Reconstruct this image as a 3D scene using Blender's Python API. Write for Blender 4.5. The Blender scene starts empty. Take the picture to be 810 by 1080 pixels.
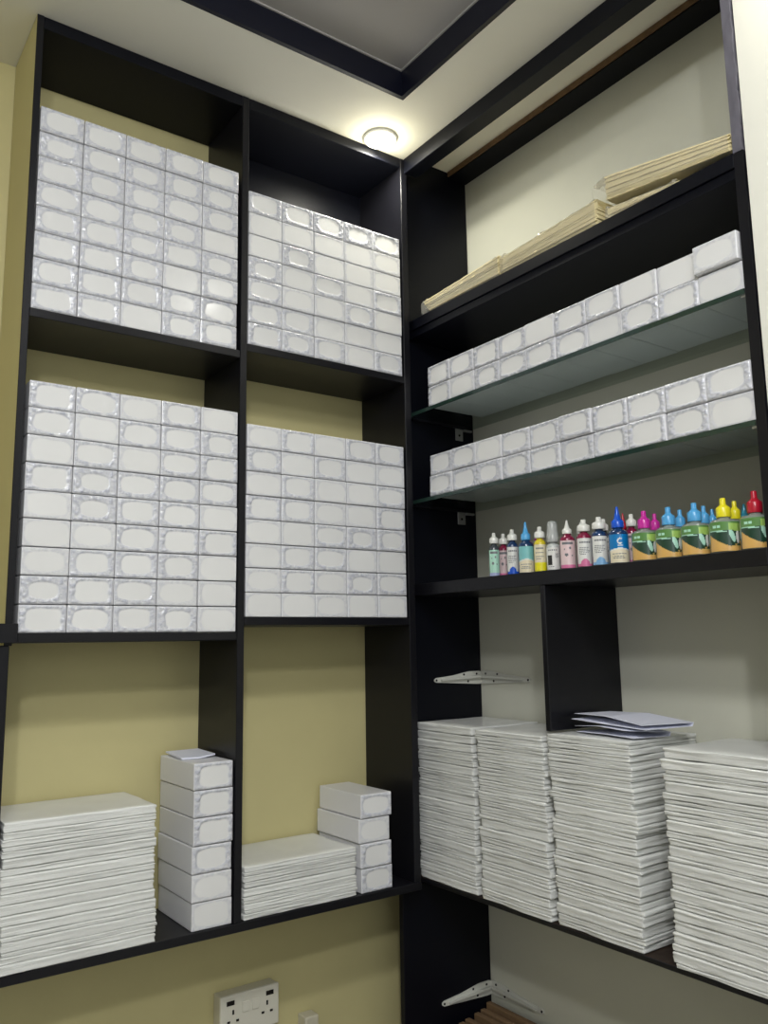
import bpy, bmesh, math, random
from mathutils import Vector, Matrix, noise
SC = bpy.context.scene
COL = SC.collection
PI = math.pi
rnd = random.Random(11)

# ------------------------------------------------------------------ materials
def mat(name, base, rough=.5, spec=.5, coat=0., metal=0., bump=None, vary=0., emit=None, trans=0.):
    m = bpy.data.materials.new(name); m.use_nodes = True
    nt = m.node_tree; b = nt.nodes['Principled BSDF']
    b.inputs['Base Color'].default_value = (*base, 1)
    b.inputs['Roughness'].default_value = rough
    b.inputs['Specular IOR Level'].default_value = spec
    b.inputs['Coat Weight'].default_value = coat
    b.inputs['Coat Roughness'].default_value = .12
    b.inputs['Metallic'].default_value = metal
    b.inputs['Transmission Weight'].default_value = trans
    if emit:
        b.inputs['Emission Color'].default_value = (*emit[0], 1)
        b.inputs['Emission Strength'].default_value = emit[1]
    if bump:                                   # (scale xyz, strength, distance, detail)
        tc = nt.nodes.new('ShaderNodeTexCoord'); mp = nt.nodes.new('ShaderNodeMapping')
        mp.inputs['Scale'].default_value = bump[0]
        nz = nt.nodes.new('ShaderNodeTexNoise'); nz.inputs['Scale'].default_value = 1.0
        nz.inputs['Detail'].default_value = bump[3]
        bp = nt.nodes.new('ShaderNodeBump'); bp.inputs['Strength'].default_value = bump[1]
        bp.inputs['Distance'].default_value = bump[2]
        nt.links.new(tc.outputs['Object'], mp.inputs['Vector'])
        nt.links.new(mp.outputs['Vector'], nz.inputs['Vector'])
        nt.links.new(nz.outputs['Fac'], bp.inputs['Height'])
        nt.links.new(bp.outputs['Normal'], b.inputs['Normal'])
        if vary:
            mx = nt.nodes.new('ShaderNodeMix'); mx.data_type = 'RGBA'
            mx.inputs['A'].default_value = (*[c * (1 - vary) for c in base], 1)
            mx.inputs['B'].default_value = (*[min(1, c * (1 + vary * .6)) for c in base], 1)
            nt.links.new(nz.outputs['Fac'], mx.inputs['Factor'])
            nt.links.new(mx.outputs['Result'], b.inputs['Base Color'])
    return m

def object_random(m, lo, hi):
    """multiply the base colour by a per-object value"""
    nt = m.node_tree; b = nt.nodes['Principled BSDF']
    oi = nt.nodes.new('ShaderNodeObjectInfo'); mr = nt.nodes.new('ShaderNodeMapRange')
    mr.inputs['To Min'].default_value = lo; mr.inputs['To Max'].default_value = hi
    nt.links.new(oi.outputs['Random'], mr.inputs['Value'])
    mx = nt.nodes.new('ShaderNodeMix'); mx.data_type = 'RGBA'; mx.blend_type = 'MULTIPLY'
    mx.inputs['Factor'].default_value = 1
    src = b.inputs['Base Color']
    if src.is_linked:
        nt.links.new(src.links[0].from_socket, mx.inputs['A'])
    else:
        mx.inputs['A'].default_value = src.default_value
    nt.links.new(mr.outputs['Result'], mx.inputs['B'])
    nt.links.new(mx.outputs['Result'], src)

M = {}
M['wall_olive'] = mat('olive_cream_paint', (.56, .505, .255), .62, .3, bump=((9, 9, 9), .08, .004, 3), vary=.05)
M['wall_cream'] = mat('cream_paint', (.64, .64, .54), .6, .3, bump=((9, 9, 9), .08, .004, 3), vary=.04)
M['wall_room'] = mat('room_paint', (.36, .355, .34), .7, .3)
M['pillar'] = mat('pillar_paint', (.80, .79, .70), .6, .3, bump=((14, 14, 14), .08, .003, 3), vary=.03)
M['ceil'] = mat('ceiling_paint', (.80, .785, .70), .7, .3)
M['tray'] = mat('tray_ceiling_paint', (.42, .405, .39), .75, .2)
M['floor'] = mat('floor_tile', (.36, .35, .33), .4, .4, bump=((3, 3, 3), .1, .003, 2), vary=.1)
M['black'] = mat('black_laminate', (.0024, .0029, .0062), .42, .2, bump=((40, 40, 40), .04, .001, 2))
M['black_trim'] = mat('black_gloss_paint', (.006, .007, .016), .35, .4)
M['edge'] = mat('black_edge_band', (.0060, .0060, .0085), .36, .3)
M['worn'] = mat('worn_grey_edge', (.13, .125, .15), .4, .5, bump=((60, 60, 25), .4, .002, 4), vary=.45)
M['raw'] = mat('raw_chipboard', (.20, .12, .065), .8, .2, bump=((90, 60, 90), .5, .002, 4), vary=.5)
M['carton'] = mat('white_carton', (.80, .80, .82), .42, .4, coat=.25)
M['paper'] = mat('white_paper_edge', (.83, .84, .81), .5, .4, coat=.4, bump=((9, 9, 620), .9, .0016, 3), vary=.10)
object_random(M['paper'], .90, 1.0)
object_random(M['carton'], .95, 1.0)
M['sheet'] = mat('folded_white_paper', (.80, .82, .93), .6, .3)
M['gold'] = mat('gold_cream_card', (.84, .74, .44), .38, .5, coat=.5, bump=((40, 12, 260), .5, .002, 3), vary=.2)
M['raw_dark'] = mat('dark_chipboard', (.030, .018, .012), .6, .3, bump=((90, 90, 90), .4, .002, 4), vary=.4)
M['white_plastic'] = mat('white_plastic', (.66, .64, .54), .38, .5)
M['socket'] = mat('cream_plastic', (.55, .52, .40), .35, .5)  # base darkened to carry the shade under the bottom shelf
M['dark_hole'] = mat('dark_hole', (.012, .010, .008), .6, .2)
M['steel'] = mat('painted_white_steel', (.66, .66, .60), .38, .5)
M['chrome'] = mat('dull_steel', (.45, .45, .46), .35, .5, metal=.9)
M['brown'] = mat('brown_board', (.20, .125, .065), .6, .3, bump=((60, 8, 30), .4, .002, 4), vary=.35)
M['lens'] = mat('lamp_lens', (.9, .88, .8), .4, .3, emit=((1.0, .95, .74), 14.0))
M['ring'] = mat('lamp_ring', (.8, .79, .74), .35, .5)
M['glass_edge'] = mat('green_glass_edge', (.018, .04, .032), .12, .6)

def film_material():
    m = mat('shrink_wrap_film', (.8, .8, .84), .27, .5, coat=.32)
    nt = m.node_tree; b = nt.nodes['Principled BSDF']
    at = nt.nodes.new('ShaderNodeAttribute'); at.attribute_name = 'milk_shade'
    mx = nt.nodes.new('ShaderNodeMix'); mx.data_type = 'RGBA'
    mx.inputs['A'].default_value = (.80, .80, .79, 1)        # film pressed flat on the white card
    mx.inputs['B'].default_value = (.36, .38, .50, 1)        # loose film, milky, with wrinkle shading put into the colour
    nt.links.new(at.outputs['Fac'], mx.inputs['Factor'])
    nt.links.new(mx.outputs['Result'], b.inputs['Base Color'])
    object_random(m, .95, 1.0)
    return m
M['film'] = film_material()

def clear_material(name, tint, gloss, rough, through, edge=.45):
    m = bpy.data.materials.new(name); m.use_nodes = True
    nt = m.node_tree; nt.nodes.clear()
    out = nt.nodes.new('ShaderNodeOutputMaterial')
    tr = nt.nodes.new('ShaderNodeBsdfTransparent'); tr.inputs['Color'].default_value = (*tint, 1)
    gl = nt.nodes.new('ShaderNodeBsdfPrincipled'); gl.inputs['Base Color'].default_value = (*gloss, 1)
    gl.inputs['Roughness'].default_value = rough; gl.inputs['Specular IOR Level'].default_value = .8
    lw = nt.nodes.new('ShaderNodeLayerWeight'); lw.inputs['Blend'].default_value = .25
    mr = nt.nodes.new('ShaderNodeMapRange')
    mr.inputs['To Min'].default_value = 1 - through; mr.inputs['To Max'].default_value = min(1., 1 + edge - through)
    mx = nt.nodes.new('ShaderNodeMixShader')
    nt.links.new(lw.outputs['Fresnel'], mr.inputs['Value'])
    nt.links.new(mr.outputs['Result'], mx.inputs['Fac'])
    nt.links.new(tr.outputs['BSDF'], mx.inputs[1]); nt.links.new(gl.outputs['BSDF'], mx.inputs[2])
    nt.links.new(mx.outputs['Shader'], out.inputs['Surface'])
    return m
M['glass'] = clear_material('green_tinted_glass', (.92, .95, .935), (.05, .06, .055), .05, .96, .10)
M['wrap'] = clear_material('clear_plastic_wrap', (.97, .96, .92), (.80, .78, .70), .10, .78)
M['clear_cap'] = clear_material('translucent_cap', (.9, .92, .92), (.62, .64, .62), .25, .35)

# ------------------------------------------------------------------ mesh helpers
def link(name, bm, mats, parent=None, smooth=False, loc=None, rot=None):
    me = bpy.data.meshes.new(name)
    bmesh.ops.recalc_face_normals(bm, faces=bm.faces)
    bm.to_mesh(me); bm.free()
    for m in (mats if isinstance(mats, (list, tuple)) else [mats]): me.materials.append(m)
    if smooth:
        for p in me.polygons: p.use_smooth = True
    o = bpy.data.objects.new(name, me); COL.objects.link(o)
    if parent: o.parent = parent
    if loc: o.location = loc
    if rot: o.rotation_euler = rot
    return o

def tag(o, label, cat, group=None):
    o['label'] = label; o['category'] = cat
    if group: o['group'] = group
    return o

def thing(name, label, cat, loc=(0, 0, 0), rot=(0, 0, 0), group=None):
    o = bpy.data.objects.new(name, None); COL.objects.link(o)
    o.empty_display_size = .05
    o.location = loc; o.rotation_euler = rot
    return tag(o, label, cat, group)

def dup(root, label, loc, rot=(0, 0, 0), child_data=None):
    """a copy of a thing with copies of its parts and sub-parts"""
    r = root.copy(); COL.objects.link(r); r.location = loc; r.rotation_euler = rot; r['label'] = label
    for ch in list(root.children):
        c = ch.copy(); COL.objects.link(c); c.parent = r
        if child_data and ch.name.split('.')[0] in child_data: c.data = child_data[ch.name.split('.')[0]]
        for g in list(ch.children):
            d = g.copy(); COL.objects.link(d); d.parent = c
    return r

def add_box(bm, x0, x1, y0, y1, z0, z1, bev=0., seg=1, mi=0):
    r = bmesh.ops.create_cube(bm, size=1.)
    vs = r['verts']
    for v in vs:
        v.co = Vector((x0 + (v.co.x + .5) * (x1 - x0), y0 + (v.co.y + .5) * (y1 - y0), z0 + (v.co.z + .5) * (z1 - z0)))
    fs = {f for v in vs for f in v.link_faces}
    for f in fs: f.material_index = mi
    if bev:
        es = list({e for v in vs for e in v.link_edges})
        bmesh.ops.bevel(bm, geom=es, offset=bev, segments=seg, affect='EDGES', profile=.5)
    return vs

def board(name, m, parent, x0, x1, y0, y1, z0, z1, bev=.0012):
    bm = bmesh.new(); add_box(bm, x0, x1, y0, y1, z0, z1, bev)
    return link(name, bm, m, parent)

def struct(name, m, x0, x1, y0, y1, z0, z1):
    bm = bmesh.new(); add_box(bm, x0, x1, y0, y1, z0, z1)
    o = link(name, bm, m); o['kind'] = 'structure'
    return o

def add_lathe(bm, prof, n=24, mi=0, cap=True):
    """prof: list of (r, z)"""
    rings = []
    for r, z in prof:
        rings.append([bm.verts.new((r * math.cos(2 * PI * i / n), r * math.sin(2 * PI * i / n), z)) for i in range(n)])
    for a, b in zip(rings, rings[1:]):
        for i in range(n):
            f = bm.faces.new((a[i], a[(i + 1) % n], b[(i + 1) % n], b[i])); f.material_index = mi; f.smooth = True
    if cap:
        f = bm.faces.new(rings[0][::-1]); f.material_index = mi
        f = bm.faces.new(rings[-1]); f.material_index = mi

def add_prism(bm, pts, vec, mi=0):
    """extrude a polygon (3-D points) along vec"""
    a = [bm.verts.new(p) for p in pts]; b = [bm.verts.new(Vector(p) + Vector(vec)) for p in pts]
    n = len(pts)
    fs = [bm.faces.new(a[::-1]), bm.faces.new(b)]
    for i in range(n): fs.append(bm.faces.new((a[i], a[(i + 1) % n], b[(i + 1) % n], b[i])))
    for f in fs: f.material_index = mi

# ------------------------------------------------------------------ the room
ZC = 2.745       # ceiling border
D = .215         # the olive wall behind the long shelving
XW = .25         # the cream wall behind the shelving that turns the corner
XL, YF = -3.3, -4.2
struct('floor', M['floor'], XL - .1, XW + .1, YF - .1, D + .1, -.1, 0)
struct('wall_back', M['wall_olive'], XL - .1, XW + .1, D, D + .1, 0, 3.0)
struct('wall_right', M['wall_cream'], XW, XW + .1, -1.02, D, 0, 3.0)
struct('wall_left', M['wall_room'], XL - .1, XL, YF, D, 0, 3.0)
struct('wall_front', M['wall_room'], XL - .1, XW + .1, YF - .1, YF, 0, 3.0)
# the plain pillar wall past the end post
struct('wall_pillar', M['pillar'], .004, XW + .1, YF, -1.0075, 0, 3.0)

# ceiling: a low border round a raised tray
TX0, TX1, TY0, TY1 = -2.55, -.195, -3.6, -.213
ZT = 2.818
bm = bmesh.new()
add_box(bm, XL, TX0, YF, D, ZC, 3.0); add_box(bm, TX1, .0122, YF, D, ZC, 3.0)
add_box(bm, TX0, TX1, YF, TY0, ZC, 3.0); add_box(bm, TX0, TX1, TY1, D, ZC, 3.0)
o = link('ceiling', bm, M['ceil']); o['kind'] = 'structure'
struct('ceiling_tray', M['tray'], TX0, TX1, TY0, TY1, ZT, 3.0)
bm = bmesh.new(); t = .012
add_box(bm, TX0, TX1, TY1 - t, TY1 - .0005, ZC, ZT - .004); add_box(bm, TX0, TX1, TY0 + .0005, TY0 + t, ZC, ZT - .004)
add_box(bm, TX1 - t, TX1 - .0005, TY0 + t, TY1 - t, ZC, ZT - .004); add_box(bm, TX0 + .0005, TX0 + t, TY0 + t, TY1 - t, ZC, ZT - .004)
o = link('trim_1', bm, M['black_trim']); o['kind'] = 'structure'
# thin pale bead where the tray meets its dark side
bm = bmesh.new(); t2 = .016
add_box(bm, TX0, TX1, TY1 - t2, TY1 - .0005, ZT - .004, ZT); add_box(bm, TX1 - t2, TX1 - .0005, TY0, TY1 - t2, ZT - .004, ZT)
o = link('trim_2', bm, M['tray']); o['kind'] = 'structure'
struct('ceiling_alcove', M['ceil'], .0125, XW, -1.0, .07, 2.799, 3.0)

# ------------------------------------------------------------------ long shelving on the olive wall
UL, LL, UR, LR, BS = 2.0635, 1.3845, 2.0848, 1.4186, .7495    # tops of the shelf boards
T = .019
su = thing('shelving_unit', 'tall black two-bay shelving against the olive wall, full of white boxes', 'shelving', (-.53, .1, 0))
su.location = (0, 0, 0)
bm = bmesh.new(); add_box(bm, -1.046, -1.031, 0, D - .001, 1.36, ZC - .001, .001)
for f in bm.faces:
    if f.normal.x < -.9: f.material_index = 1
    f.normal_update()
for f in bm.faces: f.material_index = 1 if f.calc_center_median().x < -1.0457 else 0
link('side_panel', bm, [M['edge'], M['wall_olive']], su)
board('side_post', M['edge'], su, -1.072, -1.0355, 0, D - .001, BS, 1.36)
board('side_post_cap', M['edge'], su, -1.075, -1.0235, -.012, .0, LL - T, 1.4035)
board('divider', M['edge'], su, -.546, -.528, 0, D - .001, BS, ZC - .001)
board('end_panel', M['edge'], su, -.045, -.024, 0, D - .001, BS, ZC - .001)
board('top_board', M['black'], su, -1.031, -.546, .001, D - .001, 2.715, ZC - .001)
board('top_board', M['black'], su, -.528, -.045, .001, D - .001, 2.715, ZC - .001)
board('back_board', M['black'], su, -.528, -.045, D - .007, D - .001, UR, 2.715)
board('shelf', M['edge'], su, -1.031, -.546, .0005, D - .001, UL - T, UL)
board('shelf', M['edge'], su, -1.031, -.546, .0005, D - .001, LL - T, LL)
board('shelf', M['edge'], su, -.528, -.045, .0005, D - .001, UR - T, UR)
board('shelf', M['edge'], su, -.528, -.045, .0005, D - .001, LR - T, LR)
board('bottom_shelf', M['edge'], su, -1.3, -.024, -.002, D - .001, BS - T, BS)

# ------------------------------------------------------------------ shelving on the cream wall
YP, YE = .05, -.985            # inner face of the corner panel, inner face of the end post
BT = 1.511
sr = thing('corner_shelving', 'black shelving on the cream wall with glass shelves and stacked paper', 'shelving')
board('corner_panel', M['black'], sr, -.0235, XW - .001, YP, YP + .018, BS, 2.798)
board('corner_panel', M['black'], sr, -.046, XW - .001, YP, YP + .018, .001, BS - T - .001)
def post_bm(z0, z1, w, xo, chip, seed):
    bm = bmesh.new(); n = 60
    r_ = random.Random(seed); prev = []
    for i in range(n + 1):
        z = z0 + (z1 - z0) * i / n
        c = chip * max(0, noise.noise(Vector((z * 23, seed, 0))) + .15) + chip * .4 * r_.random()
        prev.append([bm.verts.new(p) for p in ((xo, YE, z), (xo, YE - w - c, z), (XW - .001, YE - w - c * .2, z), (XW - .001, YE, z))])
    for a, b in zip(prev, prev[1:]):
        for k in range(4): bm.faces.new((a[k], a[(k + 1) % 4], b[(k + 1) % 4], b[k]))
    bm.faces.new(prev[0][::-1]); bm.faces.new(prev[-1])
    return bm
link('end_post', post_bm(.001, 2.262, .0185, 0., .003, 3.1), M['edge'], sr)
link('end_post', post_bm(2.263, 2.798, .0175, -.001, .004, 8.7), M['worn'], sr)
board('fascia', M['black'], sr, -.034, .012, YE + .001, -.001, 2.698, ZC - .0005)
# the beam under the alcove ceiling, raw chipboard on its near edge
bm = bmesh.new(); add_box(bm, .180, XW - .001, YE + .001, YP - .001, 2.779, 2.7985)
link('beam', bm, M['black'], sr)
bm = bmesh.new(); add_box(bm, .1755, .1798, YE + .001, YP - .001, 2.783, 2.7985)
link('beam_edge', bm, M['raw'], sr)
board('top_shelf', M['black'], sr, 0, XW - .001, YE + .0005, YP - .0005, 2.236, 2.266)
board('top_shelf_lip', M['black'], sr, .005, XW - .001, YE + .0005, YP - .0005, 2.215, 2.2355)
board('bottle_shelf', M['edge'], sr, 0, XW - .001, YE + .0005, YP - .0005, 1.479, BT)
board('divider', M['edge'], sr, .0005, XW - .001, -.4485, -.4335, 1.1545, 1.4785)
board('bottom_shelf', M['raw_dark'], sr, .004, XW - .001, YE + .0005, YP - .0005, BS - .010, BS)
board('shelf_edge_band', M['edge'], sr, .001, .004, YE + .0005, YP - .0005, BS - .010, BS)

def glass_shelf(zt, label):
    g = thing('glass_shelf', label, 'shelf', (0, 0, 0), group='green glass shelves')
    bm = bmesh.new(); add_box(bm, .0022, XW - .001, YE + .002, YP - .002, zt - .010, zt)
    link('glass_pane', bm, M['glass'], g)
    bm = bmesh.new(); add_box(bm, 0, .0022, YE + .002, YP - .002, zt - .010, zt)
    link('polished_edge', bm, M['glass_edge'], g)
    return g
Z5, Z6 = 1.9944, 1.7434
G1 = glass_shelf(Z5, 'green-edged glass shelf, the upper of two, directly below the black top shelf')
G2 = glass_shelf(Z6, 'green-edged glass shelf, the lower of two, above the ink bottles')
for zt, w in ((Z5, 'upper'), (Z6, 'lower')):
    zb = zt - .0105
    s = thing('shelf_support', f'metal support rail with clip holding the {w} glass shelf on the corner panel', 'bracket', (0, 0, 0), group='glass shelf supports')
    bm = bmesh.new(); add_box(bm, .012, .215, YP - .012, YP - .0005, zb - .006, zb, .0008)
    link('rail', bm, M['edge'], s)
    bm = bmesh.new()
    add_box(bm, .176, .205, YP - .0035, YP - .0005, zb - .042, zb - .006, .001)
    add_box(bm, .205, .236, YP - .0095, YP - .0005, zb - .013, zb - .0065, .001)
    c = link('clip', bm, M['chrome'], s)
    bm = bmesh.new(); bmesh.ops.create_cone(bm, cap_ends=True, segments=12, radius1=.0035, radius2=.003, depth=.002, matrix=Matrix.Translation((.190, YP - .0044, zb - .026)) @ Matrix.Rotation(PI / 2, 4, 'X'))
    link('screw', bm, M['dark_hole'], c)
    s2 = thing('shelf_clip', f'small metal clip under the {w} glass shelf at the end post', 'clip', (0, 0, 0), group='clips at the end post')
    bm = bmesh.new(); add_box(bm, .004, .034, YE + .0005, YE + .012, zb - .005, zb, .001); add_box(bm, .004, .03, YE + .0005, YE + .003, zb - .02, zb - .005, .001)
    link('clip_plate', bm, M['chrome'], s2)

# ------------------------------------------------------------------ corner downlight
lamp = thing('ceiling_downlight', 'round lit downlight in the ceiling border above the corner', 'ceiling light', (-.150, -.0475, ZC))
bm = bmesh.new(); add_lathe(bm, [(.041, -.001), (.0455, -.001), (.047, -.004), (.0455, -.007), (.041, -.008), (.0395, -.006)], 40)
link('trim_ring', bm, M['ring'], lamp, smooth=True)
bm = bmesh.new(); add_lathe(bm, [(.002, -.017), (.02, -.0165), (.032, -.0145), (.038, -.011), (.0392, -.006), (.0392, -.002)], 40)
link('lens', bm, M['lens'], lamp, smooth=True)

# ------------------------------------------------------------------ white card boxes
W, H, L = .0932, .0564, .196     # pitch is .095 x .0583
def carton_bm():
    bm = bmesh.new(); add_box(bm, 0, W, 0, L, 0, H, .0018, 2)
    # the lid's flap line round the front end
    return bm
def film_mesh(seed, size):
    """front sheet of the shrink wrap: flat in an oval, loose and crumpled around it"""
    r = random.Random(seed); bm = bmesh.new(); nx, nz = 46, 28
    lay = bm.verts.layers.float.new('milk_shade')
    ax, az = size * r.uniform(.74, .88), size * r.uniform(.74, .86)
    cx, cz = r.uniform(-.05, .05), r.uniform(-.06, .06); p = r.uniform(2.6, 4.2)
    off = Vector((seed * 7.3, seed * 3.1, 0)); g = []
    amp = .0030 if size < .98 else .0009
    for j in range(nz + 1):
        row = []
        for i in range(nx + 1):
            u, v = 2 * i / nx - 1, 2 * j / nz - 1
            wob = 1 + .07 * noise.noise(Vector((u * 2, v * 2, seed)))
            d = ((abs((u - cx) / ax) ** p + abs((v - cz) / az) ** p) ** (1 / p)) * wob
            loose = min(1, max(0, (d - 1) / .12))
            edge = min(1, (1 - max(abs(u), abs(v))) / .05) if max(abs(u), abs(v)) < 1 else 0
            q = off + Vector((u * 3.2, v * 2.2, 0))
            n1 = noise.noise(q * 1.6); n2 = abs(noise.noise(q * 3.6 + Vector((3, 1, 5))))
            rid = 1 - min(1, n2 * 5)
            y = -.0006 - edge * loose * amp * (.35 + .5 * n1 + .75 * rid)
            ring = math.exp(-((d - 1.04) / .05) ** 2)  # wrinkle shading painted as a grey contour round the oval
            milk_shade = loose * (.34 + .35 * n1 + .22 * rid) + .55 * ring * (.6 + .6 * noise.noise(q * 1.1))
            if size >= .98: milk_shade *= .55
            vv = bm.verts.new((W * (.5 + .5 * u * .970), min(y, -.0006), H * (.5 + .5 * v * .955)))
            vv[lay] = min(1, max(0, milk_shade)); row.append(vv)
        g.append(row)
    for j in range(nz):
        for i in range(nx): bm.faces.new((g[j][i], g[j][i + 1], g[j + 1][i + 1], g[j + 1][i]))
    me = bpy.data.meshes.new('shrink_wrap'); bm.to_mesh(me); bm.free()
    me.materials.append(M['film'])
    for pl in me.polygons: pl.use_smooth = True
    return me
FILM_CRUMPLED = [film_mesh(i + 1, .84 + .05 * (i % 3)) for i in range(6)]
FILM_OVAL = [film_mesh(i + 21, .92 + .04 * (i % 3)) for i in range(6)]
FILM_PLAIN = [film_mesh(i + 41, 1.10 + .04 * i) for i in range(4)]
proto = thing('card_box', 'x', 'box')
link('carton', carton_bm(), M['carton'], proto)
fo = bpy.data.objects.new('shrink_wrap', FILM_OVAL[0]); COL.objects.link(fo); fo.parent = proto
first_box = [True]
ORD = ['', 'first', 'second', 'third', 'fourth', 'fifth', 'sixth', 'seventh', 'eighth', 'ninth', 'tenth', 'eleventh', 'twelfth',
       'thirteenth', 'fourteenth', 'fifteenth', 'sixteenth', 'seventeenth', 'eighteenth', 'nineteenth', 'twentieth']
TENS = {20: 'twenty', 30: 'thirty', 40: 'forty'}
def ordn(n):
    if n <= 20: return ORD[n]
    t_, u_ = n // 10 * 10, n % 10
    return (TENS[t_][:-1] + 'ieth') if u_ == 0 else TENS[t_] + '-' + ORD[u_]
def card_box(loc, rot, label, group, kinds):
    k = rnd.choices(('crumpled', 'oval', 'plain'), kinds)[0]
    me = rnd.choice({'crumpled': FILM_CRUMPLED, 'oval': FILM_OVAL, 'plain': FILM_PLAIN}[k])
    word = {'crumpled': 'crinkle-wrapped', 'oval': 'oval-fronted', 'plain': 'plain-fronted'}[k]
    label = label.replace('@', word)
    if first_box[0]:
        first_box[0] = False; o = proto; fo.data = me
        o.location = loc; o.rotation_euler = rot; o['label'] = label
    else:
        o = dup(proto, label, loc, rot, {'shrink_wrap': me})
    o['group'] = group
    return o
PX, PZ = .095, .0583
def bay(x0, z0, rows, place, ref, flip, group, kinds, shy=.0016):
    for r in range(rows):
        dy = rnd.uniform(-.001, .0025)
        for c in range(5):
            col = 5 - c if flip else c + 1
            lab = f'white @ card box, row {ordn(r + 1)} up, column {ordn(col)} from {ref}, {place}'
            lab = f'white @ box {place}, {ordn(r + 1)} row up, {ordn(col)} from {ref}'
            card_box((x0 + c * PX + .0006 + rnd.uniform(-.0003, .0003), .001 + dy + rnd.uniform(0, shy), z0 + r * PZ + .0004),
                     (0, rnd.uniform(-.0012, .0012), rnd.uniform(-.003, .003)), lab, group, kinds)
bay(-1.0285, UL, 8, 'in the upper outer bay', 'side panel', False, 'card boxes in the upper outer bay', (.8, .15, .05))
bay(-1.0225, LL, 9, 'in the lower outer bay', 'side panel', False, 'card boxes in the lower outer bay', (.45, .45, .1))
bay(-.5250, UR, 7, 'in the upper corner bay', 'the divider', False, 'card boxes in the upper corner bay', (.2, .4, .4))
bay(-.5250, LR, 8, 'in the lower corner bay', 'the divider', False, 'card boxes in the lower corner bay', (.1, .6, .3))
# the two glass shelves: boxes face -x, so they are turned a quarter
for z0, w, kinds in ((Z5, 'upper', (.2, .4, .4)), (Z6, 'lower', (.5, .5, 0))):
    for r in range(2):
        for c in range(10):
            y = -.0386 - c * .0944 + rnd.uniform(-.0004, .0004) - (.0005 if r == 0 else 0)
            dx = rnd.uniform(0, .006) - (.014 if (r == 1 and c == 9 and w == 'upper') else 0)
            tilt = 0
            card_box((.004 + dx, y, z0 + r * PZ + .0004), (0, 0, -PI / 2 + rnd.uniform(-.008, .002)),
                     f'white @ box on the {w} glass shelf, {"bottom" if r == 0 else "top"} row, {ordn(c + 1)} from the corner', f'card boxes on the {w} glass shelf', kinds)
# two small stacks on the bottom shelf
OFF = [(.002, .004), (0, .002), (-.001, .001), (.001, 0), (.002, .003), (0, .001)]
for r in range(6):
    dx, dy = OFF[r]
    card_box((-.6440 + dx, .002 + dy, BS + r * .0583 + .0004), (0, 0, rnd.uniform(.0, .014)),
             f'white @ box in the six-high stack beside the divider, {ordn(r + 1)} from the bottom', 'card boxes in the six-high stack', (.3, .5, .2))
for r in range(4):
    card_box((-.2040 + (.0, -.003, -.006, -.0005)[r], .003 + (.002, .0, .003, .001)[r], BS + r * .0583 + .0004), (0, 0, rnd.uniform(.0, .01)),
             f'white @ box in the four-high stack beside the corner, {ordn(r + 1)} from the bottom', 'card boxes in the four-high stack', (.3, .6, .1))

# small folded wrapper lying on the six-high stack
bm = bmesh.new()
add_prism(bm, [(-.640, .085, 0), (-.600, .075, 0), (-.560, .080, .004), (-.556, .190, .005), (-.635, .195, .004)], (0, 0, .0035))
tag(link('folded_wrapper', bm, M['sheet'], loc=(0, 0, BS + 6 * .0583 - .0005)), 'small folded wrapper lying on top of the six-high box stack', 'wrapper')

# ------------------------------------------------------------------ packs of paper
def pack_mesh(w, d, h, seed):
    """a pack of sheets, soft rounded edges, wavy; front is -y, origin at the front bottom middle"""
    bm = bmesh.new(); add_box(bm, -w / 2, w / 2, 0, d, 0, h, min(.0022, h * .16), 2)
    for k in range(1, 22):
        bmesh.ops.bisect_plane(bm, geom=bm.verts[:] + bm.edges[:] + bm.faces[:], plane_co=(-w / 2 + w * k / 22, 0, 0), plane_no=(1, 0, 0))
    for k in range(1, 10):
        bmesh.ops.bisect_plane(bm, geom=bm.verts[:] + bm.edges[:] + bm.faces[:], plane_co=(0, d * k / 10, 0), plane_no=(0, 1, 0))
    for k in range(1, max(2, int(h / .0032))):
        bmesh.ops.bisect_plane(bm, geom=bm.verts[:] + bm.edges[:] + bm.faces[:], plane_co=(0, 0, h * k / max(2, int(h / .0032))), plane_no=(0, 0, 1))
    off = Vector((seed * 5.17, seed * 2.3, seed))
    for v in bm.verts:
        x, y, z = v.co
        t_ = z / h
        dz = min(.0022, .16 * h) * noise.noise(off + Vector((x * 11, y * 9, 0)))
        dy = .0022 * noise.noise(off + Vector((x * 14, z * 160, 3))) + .0012 * noise.noise(off + Vector((x * 60, z * 420, 9)))
        dx = .0020 * noise.noise(off + Vector((y * 14, z * 160, 6))) + .0012 * noise.noise(off + Vector((y * 70, z * 420, 2)))
        if y < .006: v.co.y += dy - (.0016 if t_ > .8 else 0) * (1 + noise.noise(off + Vector((x * 30, 4, 4))))
        if abs(x) > w / 2 - .006: v.co.x += dx
        v.co.z += -abs(dz) if t_ > .5 else abs(dz)
    bmesh.ops.recalc_face_normals(bm, faces=bm.faces)
    me = bpy.data.meshes.new('paper_pack'); bm.to_mesh(me); bm.free(); me.materials.append(M['paper'])
    for p_ in me.polygons: p_.use_smooth = True
    return me
PORTRAIT = {h: [pack_mesh(.221, .232, h, int(h * 1e4) + i) for i in range(3)] for h in (.008, .013, .021)}
LANDSC = {h: [pack_mesh(.300, .203, h, int(h * 1e4) + 50 + i) for i in range(3)] for h in (.008, .013, .019)}
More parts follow.
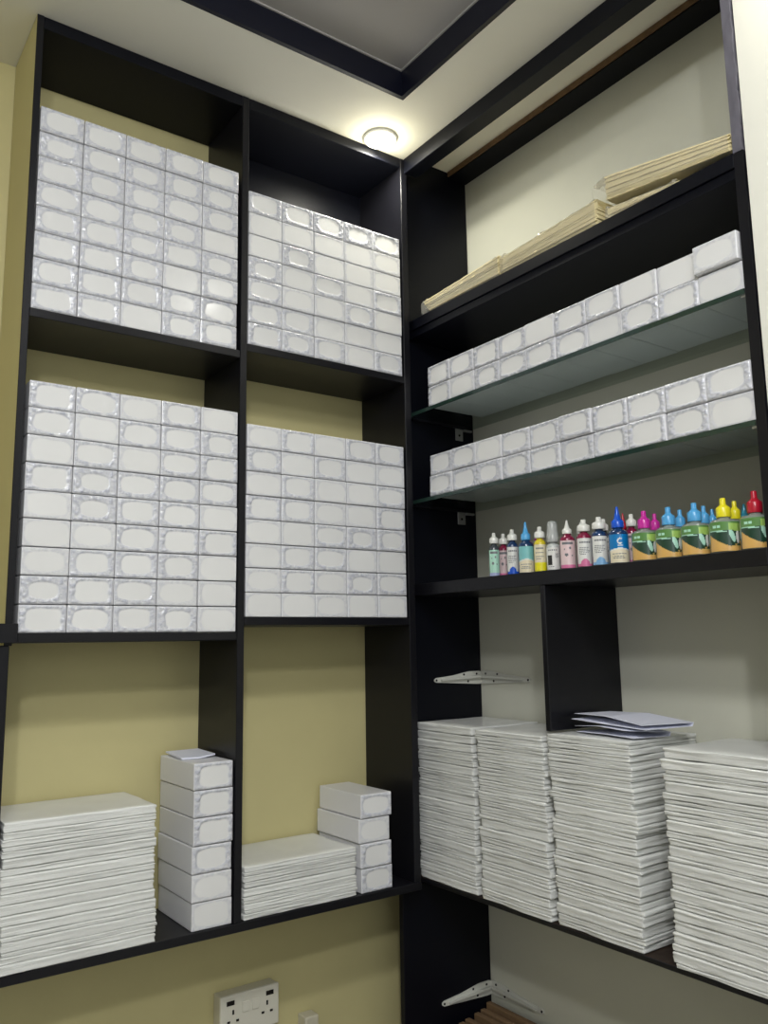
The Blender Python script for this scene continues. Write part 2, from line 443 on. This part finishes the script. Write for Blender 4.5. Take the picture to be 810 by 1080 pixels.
def stack(meshes, cx, cy, z0, height, rot, place, group, wts, jit=.004, off=None, yaw=.016):
    hs = list(meshes); seq = []; tot = 0
    while tot < height - .004:
        h = rnd.choices(hs, wts)[0]; seq.append(h); tot += h
    s = height / tot; z = z0 + .0006
    n = len(seq)
    for i, h in enumerate(seq):
        o = bpy.data.objects.new('paper_pack', rnd.choice(meshes[h])); COL.objects.link(o)
        f = i / max(1, n - 1)
        ex, ey, er = off(f) if off else (0, 0, 0)
        a, b = rnd.uniform(-jit, jit), rnd.uniform(0, jit)
        c_, s_ = math.cos(rot), math.sin(rot)
        o.location = (cx + ex + a * c_ - b * s_, cy + ey + a * s_ + b * c_, z)
        o.rotation_euler = (0, rnd.uniform(-.0015, .0015), rot + er + rnd.uniform(-yaw, yaw))
        o.scale = (1, 1, s * .97)
        k = n - i
        pos = 'topmost' if k == 1 else f'{ordn(k)} from the top'
        tag(o, f'white paper pack {place}, {pos}', 'paper pack', group)
        z += h * s
    return z
HT = 1.143
stack(PORTRAIT, .002, -.072, BS, HT - BS, -PI / 2, 'in the tall stack against the corner panel', 'packs stacked against the corner panel', (4, 5, 4))
stack(PORTRAIT, -.001, -.3125, BS, HT - BS - .002, -PI / 2, 'in the tall stack next to the corner one', 'packs stacked before the short divider', (4, 5, 4),
      off=lambda f: (0, .004 * (f - .5), 0))
stack(PORTRAIT, -.001, -.5520, BS, HT - BS + .006, -PI / 2, 'in the tall stack carrying the folded papers', 'packs stacked under the folded papers', (4, 5, 4),
      off=lambda f: (.002, -.004 + .012 * f - (.008 if .45 < f < .6 else 0), .01))
stack(PORTRAIT, -.002, -.848, BS, HT - BS + .004, -PI / 2, 'in the tall stack by the end post', 'packs stacked by the end post', (4, 5, 4))
stack(LANDSC, -.8775, -.004, BS, 1.025 - BS, 0, 'in the wide stack beside the six-high boxes', 'packs in the wide stack', (4, 5, 4), jit=.002, yaw=.005,
      off=lambda f: (-.002 + .006 * (f < .3), 0, 0))
stack(LANDSC, -.3705, .001, BS, .113, 0, 'in the low stack beside the divider', 'packs in the low stack', (4, 6, 1), jit=.002, yaw=.004)

# folded papers on the third stack
def folded_paper(pts_fold, label, loc, rot):
    """pts_fold: rows of (x,y,z) across, the sheet as a folded strip with thickness"""
    bm = bmesh.new(); g = [[bm.verts.new(p) for p in row] for row in pts_fold]
    for a, b in zip(g, g[1:]):
        for i in range(len(a) - 1): bm.faces.new((a[i], a[i + 1], b[i + 1], b[i]))
    bmesh.ops.recalc_face_normals(bm, faces=bm.faces)
    bmesh.ops.solidify(bm, geom=bm.faces[:], thickness=.0008)
    return tag(link('folded_paper', bm, M['sheet'], loc=loc, rot=rot), label, 'paper', 'folded papers')
ztop = HT + .0085
folded_paper([[(0, 0, .001), (.0, -.10, .003), (.0, -.18, .002)], [(.10, 0, .001), (.10, -.10, .004), (.10, -.18, .001)],
              [(.103, 0, .010), (.104, -.10, .014), (.103, -.18, .010)], [(.05, 0, .012), (.045, -.10, .019), (.04, -.18, .014)], [(.004, .01, .013), (-.006, -.08, .020), (.0, -.15, .016)]],
             'folded white paper lying beneath the other on the third tall stack', (.055, -.474, ztop), (0, 0, -.16))
folded_paper([[(.0, .0, .0), (.0, -.09, -.004), (.01, -.20, -.010)], [(.13, .01, .002), (.13, -.10, .004), (.13, -.22, -.008)],
              [(.135, .01, .009), (.135, -.10, .012), (.135, -.22, .0)], [(.01, .0, .012), (.0, -.10, .013), (.01, -.19, -.001)]],
             'folded white paper lying uppermost on the third tall stack', (.045, -.470, ztop + .0285), (0, 0, -.06))

# ------------------------------------------------------------------ gold bundles on the top shelf
def bundle(y0, y1, h0, h1, b0, b1, layers, label, seed, depth=.15, x0=.004, fan=0., s0=-.02, white=False):
    z = 2.2665
    t_ = thing('card_bundle', label, 'bundle', (0, 0, 0), group='wrapped bundles on the top shelf')
    bm = bmesh.new(); n = 26; r = random.Random(seed)
    for k in range(layers):
        fx = r.uniform(-.003, .003); e0 = fan * (layers - k) / layers * r.uniform(.7, 1.1); e1 = r.uniform(-.004, .0)
        rows = []
        for i in range(n + 1):
            s = i / n; y = (y0 - e0) + (y1 + e1 - (y0 - e0)) * s
            f0, f1 = k / layers, (k + .86) / layers
            hb, ht = b0 + (b1 - b0) * s, h0 + (h1 - h0) * s
            w = .0012 * noise.noise(Vector((y * 22, k * .7, seed)))
            za, zb = z + hb + (ht - hb) * f0 + max(0, w) * f0, z + hb + (ht - hb) * f1 + max(0, w) * f1
            xx = x0 + fx + .0015 * noise.noise(Vector((y * 35, k * 3.1, seed)))
            rows.append([bm.verts.new(p) for p in ((xx, y, za), (xx, y, zb), (xx + depth, y, zb), (xx + depth, y, za))])
        for a, b in zip(rows, rows[1:]):
            for q in range(4): bm.faces.new((a[q], a[(q + 1) % 4], b[(q + 1) % 4], b[q]))
        bm.faces.new(rows[0][::-1]); bm.faces.new(rows[-1])
    link('card_strips', bm, M['sheet'] if white else M['gold'], t_)
    # crumpled clear wrap round it
    bm = bmesh.new(); rows = []; m_ = 40; ring = 20
    for i in range(m_ + 1):
        s = s0 + (.995 - s0) * i / m_; y = y0 + (y1 - y0) * s
        sc_ = max(0., min(1., s)); puff = 1 if s >= 0 else 1 - .5 * (s / s0) ** 2 * (s0 < -.05); hb, ht = b0 + (b1 - b0) * sc_, h0 + (h1 - h0) * sc_
        row = []
        for q in range(ring):
            a = 2 * PI * q / ring; ca, sa = math.cos(a), math.sin(a)
            cr = math.copysign(abs(ca) ** .35, ca); sr_ = math.copysign(abs(sa) ** .35, sa)
            nn = .004 * abs(noise.noise(Vector((y * 30, q * .9, seed)))) + (.006 * abs(noise.noise(Vector((y * 90, q * 1.7, seed)))) if s < .06 or s > .94 else 0)
            xx = x0 + depth / 2 + (depth / 2 + .005 + nn) * cr
            zz = z + (hb + ht) / 2 + ((ht - hb) / 2 * puff + .002 + nn) * sr_
            row.append(bm.verts.new((max(.0005, xx), y, max(z, zz))))
        rows.append(row)
    for a, b in zip(rows, rows[1:]):
        for q in range(ring): bm.faces.new((a[q], a[(q + 1) % ring], b[(q + 1) % ring], b[q]))
    link('plastic_wrap', bm, M['wrap'], t_, smooth=False)
    return t_
bundle(-.030, -.338, .038, .054, 0, 0, 11, 'gold card bundle with fanned end in clear plastic nearest the corner', 2, fan=.03)
bundle(-.352, -.652, .046, .062, 0, 0, 12, 'gold card bundle in clear plastic lying in the middle of the top shelf', 5)
bundle(-.680, -.977, .102, .044, .046, .010, 11, 'gold card bundle lying tilted on top at the end post', 9, x0=.006, s0=-.11)
bundle(-.680, -.860, .028, .006, 0, 0, 5, 'pale card bundle squeezed under the tilted gold bundle', 13, x0=.010, depth=.14, white=False)

# ------------------------------------------------------------------ ink bottles
CM = {}
def col(name, c, rough=.3, coat=.3):
    if name not in CM: CM[name] = mat(name, c, rough, .5, coat=coat)
    return CM[name]
white = col('white_label', (.78, .78, .74)); W_CAP = col('white_cap', (.82, .82, .76))
inkd = col('text_grey', (.18, .19, .20)); blk = col('label_black', (.02, .02, .022))
C_ = lambda n: {
    'lblue': col('light_blue', (.10, .42, .78)), 'dblue': col('dark_blue', (.01, .10, .62)), 'magenta': col('magenta', (.62, .03, .36)),
    'yellow': col('yellow', (.88, .78, .02)), 'red': col('red', (.50, .01, .03)), 'teal': col('teal', (.03, .22, .30)),
    'cyanlab': col('label_blue', (.0, .19, .50)), 'aqua': col('label_aqua', (.22, .55, .56)), 'pink': col('label_pink', (.72, .18, .36)),
    'lpink': col('pale_pink', (.80, .62, .62)), 'dgreen': col('label_dark_green', (.012, .05, .028)), 'green': col('label_green', (.10, .25, .06)),
    'lgreen': col('label_lime', (.35, .55, .12)), 'tan': col('label_tan', (.70, .42, .12)), 'mint': col('label_mint', (.45, .75, .60)),
    'lilac': col('label_lilac', (.40, .45, .68)), 'skyb': col('label_sky', (.22, .45, .72)), 'cream': col('label_cream', (.80, .72, .52))}[n]
INK = {'k': col('ink_grey', (.055, .065, .075), .15, .6), 'm': col('ink_magenta', (.22, .01, .05), .15, .6), 'c': col('ink_blue', (.01, .04, .12), .15, .6),
       'y': col('ink_yellow', (.72, .58, .03), .15, .6), 'clear': col('bottle_milky', (.55, .58, .56), .2, .6), 'g': col('bottle_clear_grey', (.22, .25, .22), .12, .8)}
# label designs: u, v in 0..1 (u across the visible front, v up) -> material key
def text_rows(u, v, rows, x0=.15, x1=.85):
    for vc, hh, cut in rows:
        if abs(v - vc) < hh and x0 < u < x1 - cut and (int(u * 37) * 7 + int(vc * 50)) % 5: return True
    return False
def d_swirl(base, foot):
    def f(u, v):
        if v < .12: return foot
        if v > .86 and v < .93 and .15 < u < .8: return 'txt'
        for cu, cv, r in ((.62, .72, .07), (.40, .48, .10), (.72, .45, .05), (.30, .68, .04)):
            if (u - cu) ** 2 + ((v - cv) * 1.8) ** 2 < r * r: return 'dot'
        return base
    return f
def d_drop(foot):
    def f(u, v):
        if v < .1 or ((u - .5) / .28) ** 2 + ((v - .06) / .20) ** 2 < 1: return foot
        if text_rows(u, v, ((.86, .035, .0), (.66, .012, .1), (.60, .012, .2), (.54, .012, .0), (.48, .012, .15), (.42, .012, .3))): return 'txt'
        return 'white'
    return f
def d_wave(top, bottom, letter=None):
    def f(u, v):
        if v > .47 + .05 * math.sin(u * 4.2 - .6):
            if letter and v > .58:
                a, b = (u - .52) / .13, (v - .76) / .11
                r = math.hypot(a, b)
                if .55 < r < 1 and not (a > .25 and abs(b) < .55): return 'white'
                if abs(v - .60) < .014 and .40 < u < .64: return 'white'
            return top
        if v > .42 + .05 * math.sin(u * 4.2 - .6): return 'white'
        if text_rows(u, v, ((.30, .015, .05), (.23, .012, .2), (.16, .012, .1))): return 'txt'
        return bottom
    return f
def d_bars(u, v):
    if .10 < u < .42 and .22 < v < .64: return 'blk'
    if .62 < u < .86 and .52 < v < .74 and (int(u * 60) + int(v * 40)) % 2: return 'txt'
    if text_rows(u, v, ((.88, .03, .1), (.14, .02, .3))): return 'txt'
    return 'white'
def d_yellow(u, v):
    if v < .32: return 'yellow'
    if text_rows(u, v, ((.86, .03, .1), (.70, .012, .1), (.62, .012, .2), (.54, .012, .1), (.46, .012, .3))): return 'txt'
    return 'cream'
def d_jungle(u, v):
    # dark leaf swoop over a tan ground, lime streak and a pale wing shape
    if v > .72 - .04 * u:
        if text_rows(u, v, ((.84, .05, .25),), .12, .62): return 'mint'
        return 'lgreen' if u > .60 and v < .93 else 'green'
    if abs(v - (.69 - .04 * u)) < .018 and u < .55: return 'mint'
    if ((u - .70 - .25 * (v - .45)* -1) / .075) ** 2 + ((v - .52) / .22) ** 2 < 1: return 'mint'
    if ((u - .86) / .06) ** 2 + ((v - .50) / .24) ** 2 < 1: return 'white'
    if .62 < u < .97 and .18 < v < .24 + .05 * math.sin(u * 30): return 'dgreen'
    if v > .16 + .42 * (abs(u - .62) / .62) ** 1.3: return 'dgreen'
    return 'tan'
def label_bm(r, z0, z1, design, span=2.5, nu=44, nv=34, sq=None):
    keys = []; bm = bmesh.new(); g = []
    for j in range(nv + 1):
        row = []
        for i in range(nu + 1):
            a = -PI / 2 + span * (i / nu - .5)
            row.append(bm.verts.new((r * math.cos(a), r * math.sin(a), z0 + (z1 - z0) * j / nv)))
        g.append(row)
    for j in range(nv):
        for i in range(nu):
            k = design((i + .5) / nu, (j + .5) / nv)
            if k not in keys: keys.append(k)
            f = bm.faces.new((g[j][i], g[j][i + 1], g[j + 1][i + 1], g[j + 1][i])); f.material_index = keys.index(k); f.smooth = True
    sp = {'txt': inkd, 'dot': inkd, 'white': white, 'blk': blk}
    return bm, [sp[k] if k in sp else C_(k) for k in keys]
def bottle(x, y, dia, hb, cap_kind, capc, ink, design, label, group, hc=None, face=-.80, foot=None, lab=(.005, .80)):
    """hb: height to the cap; hc: cap height; face: turn of the label's middle from -y"""
    r = dia / 2
    t_ = thing('ink_bottle', label, 'bottle', (x, y, BT + .0003), (0, 0, face), group)
    nr = r * (.52 if cap_kind != 'step_wide' else .42)
    bm = bmesh.new(); add_lathe(bm, [(r * .9, 0), (r, .002), (r, hb * .80), (r * .97, hb * .85), (r * .80, hb * .92), (nr, hb * .95), (nr, hb)], 28)
    b = link('body', bm, INK[ink], t_, smooth=True)
    if design:
        bm, ms = label_bm(r + .0005, hb * lab[0] + .0015, hb * lab[1], design, 2.25)
        bm.normal_update()
        lo = link('label', bm, ms, b, smooth=True)
    cr = r * .86 if cap_kind in ('step', 'clear') else (r * .62 if cap_kind == 'cone' else r * .48)
    hc = hc or .026
    bm = bmesh.new()
    if cap_kind in ('step', 'step_wide'):
        pr = [(cr * .98, 0), (cr, .001), (cr, hc * .46), (cr * .94, hc * .50), (cr * .55, hc * .62), (cr * .42, hc * .68), (cr * .40, hc * .97), (cr * .34, hc)]
    elif cap_kind == 'cone':
        pr = [(cr * .98, 0), (cr, .001), (cr, hc * .30), (cr * .80, hc * .36), (cr * .58, hc * .42), (cr * .34, hc * .72), (cr * .20, hc * .97), (cr * .12, hc)]
    else:
        pr = [(cr * .98, 0), (cr, .001), (cr, hc * .40), (cr * .92, hc * .42), (cr * .86, hc * .85), (cr * .70, hc * .97), (cr * .4, hc)]
    add_lathe(bm, pr, 24)
    co = link('cap', bm, capc if not isinstance(capc, str) else C_(capc), t_, smooth=True, loc=(0, 0, hb))
    return t_
FR = 'small ink bottles on the black shelf'
F1 = .030
# label text, x, y, diameter, height to cap, cap, colours, ink, design, cap height
bottle(F1, -.2557, .0262, .083, 'step', W_CAP, 'k', d_swirl('mint', 'lilac'), 'white-capped ink bottle with pale mint label, first in the bottle row from the corner', FR, .027)
bottle(.062, -.2560, .026, .083, 'step', W_CAP, 'm', d_swirl('lpink', 'pink'), 'white-capped ink bottle with pale pink label half hidden behind the mint one', FR, .027)
bottle(F1, -.3205, .028, .084, 'step', W_CAP, 'c', d_drop('dblue'), 'white-capped ink bottle with white label and dark blue drop at its foot', FR, .027)
bottle(F1, -.3665, .037, .080, 'cone', 'lblue', 'c', d_wave('aqua', 'cream'), 'ink bottle with light blue pointed cap and aqua label', FR, .044)
bottle(F1, -.4120, .029, .080, 'step', W_CAP, 'y', d_yellow, 'white-capped bottle of yellow ink with yellow label', FR, .027)
bottle(F1, -.4525, .031, .066, 'clear', M['clear_cap'], 'clear', d_bars, 'white-labelled bottle with tall translucent cap and a black label square', FR, .049)
bottle(F1, -.4970, .035, .080, 'cone', W_CAP, 'm', d_swirl('lpink', 'pink'), 'bottle of magenta ink with white pointed cap and dotted pink label', FR, .032)
bottle(F1, -.5455, .033, .080, 'step', W_CAP, 'm', d_drop('pink'), 'white-capped ink bottle with white label and pink drop at its foot', FR, .027)
bottle(F1, -.5885, .034, .080, 'step', W_CAP, 'c', d_drop('skyb'), 'white-capped ink bottle with white label and sky blue drop at its foot', FR, .027)
bottle(F1, -.6395, .042, .077, 'cone', 'dblue', 'c', d_wave('cyanlab', 'cream', True), 'ink bottle with dark blue pointed cap and blue label lettered C', FR, .046)
bottle(.075, -.640, .026, .083, 'step', W_CAP, 'm', d_swirl('lpink', 'pink'), 'white-capped ink bottle behind the one with dark blue pointed cap', FR, .027)
bottle(.080, -.362, .026, .083, 'step', 'magenta', 'm', d_drop('pink'), 'magenta-capped ink bottle behind the yellow one', FR, .028)
bottle(.080, -.452, .022, .083, 'cone', 'teal', 'c', d_drop('skyb'), 'teal-capped ink bottle in the second row behind the dotted pink label', FR, .036)
bottle(.080, -.496, .026, .083, 'step', W_CAP, 'c', d_drop('dblue'), 'white-capped ink bottle in the second row behind the pink drop label', FR, .027)
bottle(.080, -.560, .026, .083, 'step', W_CAP, 'k', d_drop('skyb'), 'white-capped ink bottle in the second row behind the sky blue drop label', FR, .027)
bottle(.095, -.6030, .026, .083, 'cone', 'red', 'm', d_drop('pink'), 'red-capped ink bottle behind the dark blue capped one', FR, .036)
GR = 'green-labelled ink bottles'
G_ = [(-.7040, .0540, 'magenta', 'm', 'magenta-capped ink bottle with green and tan label, front row'),
      (-.7630, .0550, 'lblue', 'c', 'light-blue-capped ink bottle with green and tan label beside the magenta-capped one'),
      (-.8225, .0560, 'lblue', 'c', 'light-blue-capped ink bottle with green and tan label beside the yellow-capped one'),
      (-.8850, .0570, 'yellow', 'g', 'yellow-capped ink bottle with green and tan label, front row'),
      (-.9485, .0570, 'red', 'g', 'red-capped ink bottle with green and tan label against the end post')]
for y, d, c, ink, lab in G_:
    bottle(.034, y, d, .068, 'step_wide', c, 'g', d_jungle, lab, GR, .037 if c != 'red' else .041, face=-.98, lab=(.005, .84))
G2_ = [(.091, -.6885, .043, 'magenta', 'magenta-capped ink bottle in the back row'),
       (.091, -.7505, .043, 'lblue', 'light-blue-capped ink bottle in the back row behind the magenta-capped one'),
       (.091, -.8060, .043, 'lblue', 'light-blue-capped ink bottle in the back row, the middle of three blue caps'),
       (.145, -.7900, .036, 'lblue', 'light-blue-capped ink bottle deepest in the back row'),
       (.091, -.8735, .044, 'yellow', 'yellow-capped ink bottle in the back row beside the other yellow cap'),
       (.140, -.8640, .036, 'teal', 'teal-capped ink bottle in the back row between the yellow and red caps')]
for x, y, d, c, lab in G2_:
    bottle(x, y, d, .070, 'step_wide' if c != 'teal' else 'cone', c, 'g', d_jungle, lab, GR, .036, lab=(.005, .84))

# ------------------------------------------------------------------ white corner brackets
def corner_bracket(zc, label, sag):
    t_ = thing('corner_bracket', label, 'bracket', (XW - .0005, YP - .0005, zc), group='white corner brackets')
    # arm along the panel (-x) and arm along the wall (-y): tapered plates with a rib
    for nm, ax in (('panel_arm', 0), ('wall_arm', 1)):
        ln = (.176, .196)[ax]
        prof = [(0, -.020), (0, .012), (.012, .016), (.05, .0155), (.11, .006), (ln - .006, .001), (ln, -.003), (ln, -.008), (ln - .006, -.0115), (.09, -.0165), (.02, -.0205)]
        bm = bmesh.new()
        if ax == 0: add_prism(bm, [(-a, -.0002, b) for a, b in prof], (0, -.0035, 0))
        else: add_prism(bm, [(-.0002, -a, b) for a, b in prof], (-.0035, 0, 0))
        arm = link(nm, bm, M['steel'], t_)
        bm = bmesh.new(); rib = [(.006, -.003), (.006, .003), (.06, .002), (ln - .02, -.0042), (ln - .02, -.0062), (.06, -.0045)]
        if ax == 0: add_prism(bm, [(-a, -.0037, b) for a, b in rib], (0, -.009, 0))
        else: add_prism(bm, [(-.0037, -a, b) for a, b in rib], (-.009, 0, 0))
        link('rib', bm, M['steel'], arm)
        for a, b in ((.022, .008), (.07, .0075), (.055, -.012), (ln - .006, -.0055)):
            bm = bmesh.new()
            loc = (-a, -.0040, b) if ax == 0 else (-.0040, -a, b)
            bmesh.ops.create_cone(bm, cap_ends=True, segments=12, radius1=.003, radius2=.003, depth=.0014,
                                  matrix=Matrix.Translation(loc) @ Matrix.Rotation(PI / 2, 4, 'X' if ax == 0 else 'Y'))
            link('screw_hole', bm, M['dark_hole'], arm)
    return t_
corner_bracket(1.254, 'white steel corner bracket above the paper stacks', 0)
corner_bracket(.4255, 'white steel corner bracket below the bottom shelf above brown boards', 0)

# ------------------------------------------------------------------ brown boards standing under the lower bracket
for k in range(6):
    x = .226 - .0255 * k
    y1 = .030 - .004 * (k % 3); top = .398 - .006 * k - (.004 if k % 2 else 0)
    if k == 5: x = .088; top = .368; y1 = .012
    bm = bmesh.new(); add_box(bm, x - .016, x, -.62, y1, .0005, top, .002, 2)
    pos = ('against the cream wall', 'second from the cream wall', 'third from the cream wall', 'fourth from the cream wall', 'fifth from the cream wall', 'standing apart in front of the others')[k]
    tag(link('brown_board', bm, M['brown']), f'brown board on edge under the lower bracket, {pos}', 'board', 'brown boards under the shelves')

# ------------------------------------------------------------------ wall socket
def socket(loc, label):
    t_ = thing('wall_socket', label, 'socket', loc)
    bm = bmesh.new(); add_box(bm, -.076, .076, -.034, -.0005, -.045, .045, .003, 2)
    link('back_box', bm, M['socket'], t_)
    bm = bmesh.new(); add_box(bm, -.0775, .0775, -.044, -.0345, -.046, .046, .003, 2)
    fp = link('faceplate', bm, M['white_plastic'], t_)
    for sx in (-1, 1):
        bm = bmesh.new(); add_box(bm, sx * .052 - .010, sx * .052 + .010, -.0452, -.0442, .024, .034)
        link('usb_port', bm, M['dark_hole'], fp)
        bm = bmesh.new(); add_box(bm, sx * .013 - .009, sx * .013 + .009, -.0470, -.0442, .002, .026, .0012)
        link('rocker_switch', bm, M['white_plastic'], fp)
        for dx, dz, w_, h_ in ((0, .008, .0022, .005), (-.0115, -.012, .0036, .0024), (.0115, -.012, .0036, .0024)):
            bm = bmesh.new(); add_box(bm, sx * .045 + dx - w_, sx * .045 + dx + w_, -.0452, -.0442, dz - h_, dz + h_)
            link('pin_hole', bm, M['dark_hole'], fp)
    return t_
socket((-.418, D, .487), 'cream double wall socket with two usb ports on the olive wall')
bm = bmesh.new(); add_box(bm, -.264, -.224, D - .040, D - .0005, .385, .430, .004, 2)
tag(link('cable_outlet', bm, M['socket']), 'small cream outlet box low on the olive wall beyond the socket', 'outlet')

# ------------------------------------------------------------------ light
def lamp_light(name, kind, loc, power, colr, size, rot=(0, 0, 0), size_y=None):
    l = bpy.data.lights.new(name, kind); l.energy = power; l.color = colr
    if kind == 'AREA':
        l.shape = 'RECTANGLE' if size_y else 'DISK'; l.size = size
        if size_y: l.size_y = size_y
    else: l.shadow_soft_size = size
    o = bpy.data.objects.new(name, l); COL.objects.link(o); o.location = loc; o.rotation_euler = rot
for x_, y_, k_ in ((-1.29, -1.66, 1.0), (-1.92, -2.60, 1.3)):
    lamp_light('room_downlight', 'AREA', (x_, y_, ZT - .004), 24 * k_, (.98, .99, 1.0), .16)
    lamp_light('room_bulb', 'POINT', (x_, y_, ZT - .10), 28 * k_, (.98, .99, 1.0), .05)
lamp_light('frontal_fill', 'AREA', (-2.0, YF + .02, 2.0), 18, (.88, .95, 1.0), 1.5, (PI / 2, 0, 0), 1.2)  # added soft fill from the unseen far wall; no window modelled
lamp_light('corner_downlight', 'AREA', (-.150, -.0475, ZC - .019), 4.2, (1.0, .98, .88), .07)
lamp_light('corner_glow', 'POINT', (-.150, -.0475, ZC - .040), 1.5, (1.0, .94, .70), .03)
lamp_light('border_downlight', 'AREA', (-.11, -1.25, ZC - .012), 3.2, (1.0, .985, .92), .10)
w = bpy.data.worlds.new('World'); SC.world = w; w.use_nodes = True
w.node_tree.nodes['Background'].inputs['Color'].default_value = (.5, .5, .5, 1)
w.node_tree.nodes['Background'].inputs['Strength'].default_value = .1

# ------------------------------------------------------------------ camera
cam = bpy.data.cameras.new('camera'); co = bpy.data.objects.new('camera', cam); COL.objects.link(co)
R_ = Vector((0.81340369, -0.58149251, -0.01552075)); U_ = Vector((-0.07669633, -0.13365681, 0.98805543)); F_ = Vector((0.57662129, 0.80249755, 0.15331529))
co.matrix_world = Matrix(((R_.x, U_.x, -F_.x, -1.4035), (R_.y, U_.y, -F_.y, -1.7821), (R_.z, U_.z, -F_.z, 1.3571), (0, 0, 0, 1)))
cam.sensor_fit = 'HORIZONTAL'; cam.sensor_width = 36; cam.lens = 880.47 * 36 / 810
cam.clip_start = .02
SC.camera = co
SC.view_settings.view_transform = 'Standard'; SC.view_settings.look = 'None'
SC.view_settings.exposure = -.50; SC.view_settings.gamma = 1; SC.view_settings.use_curve_mapping = False
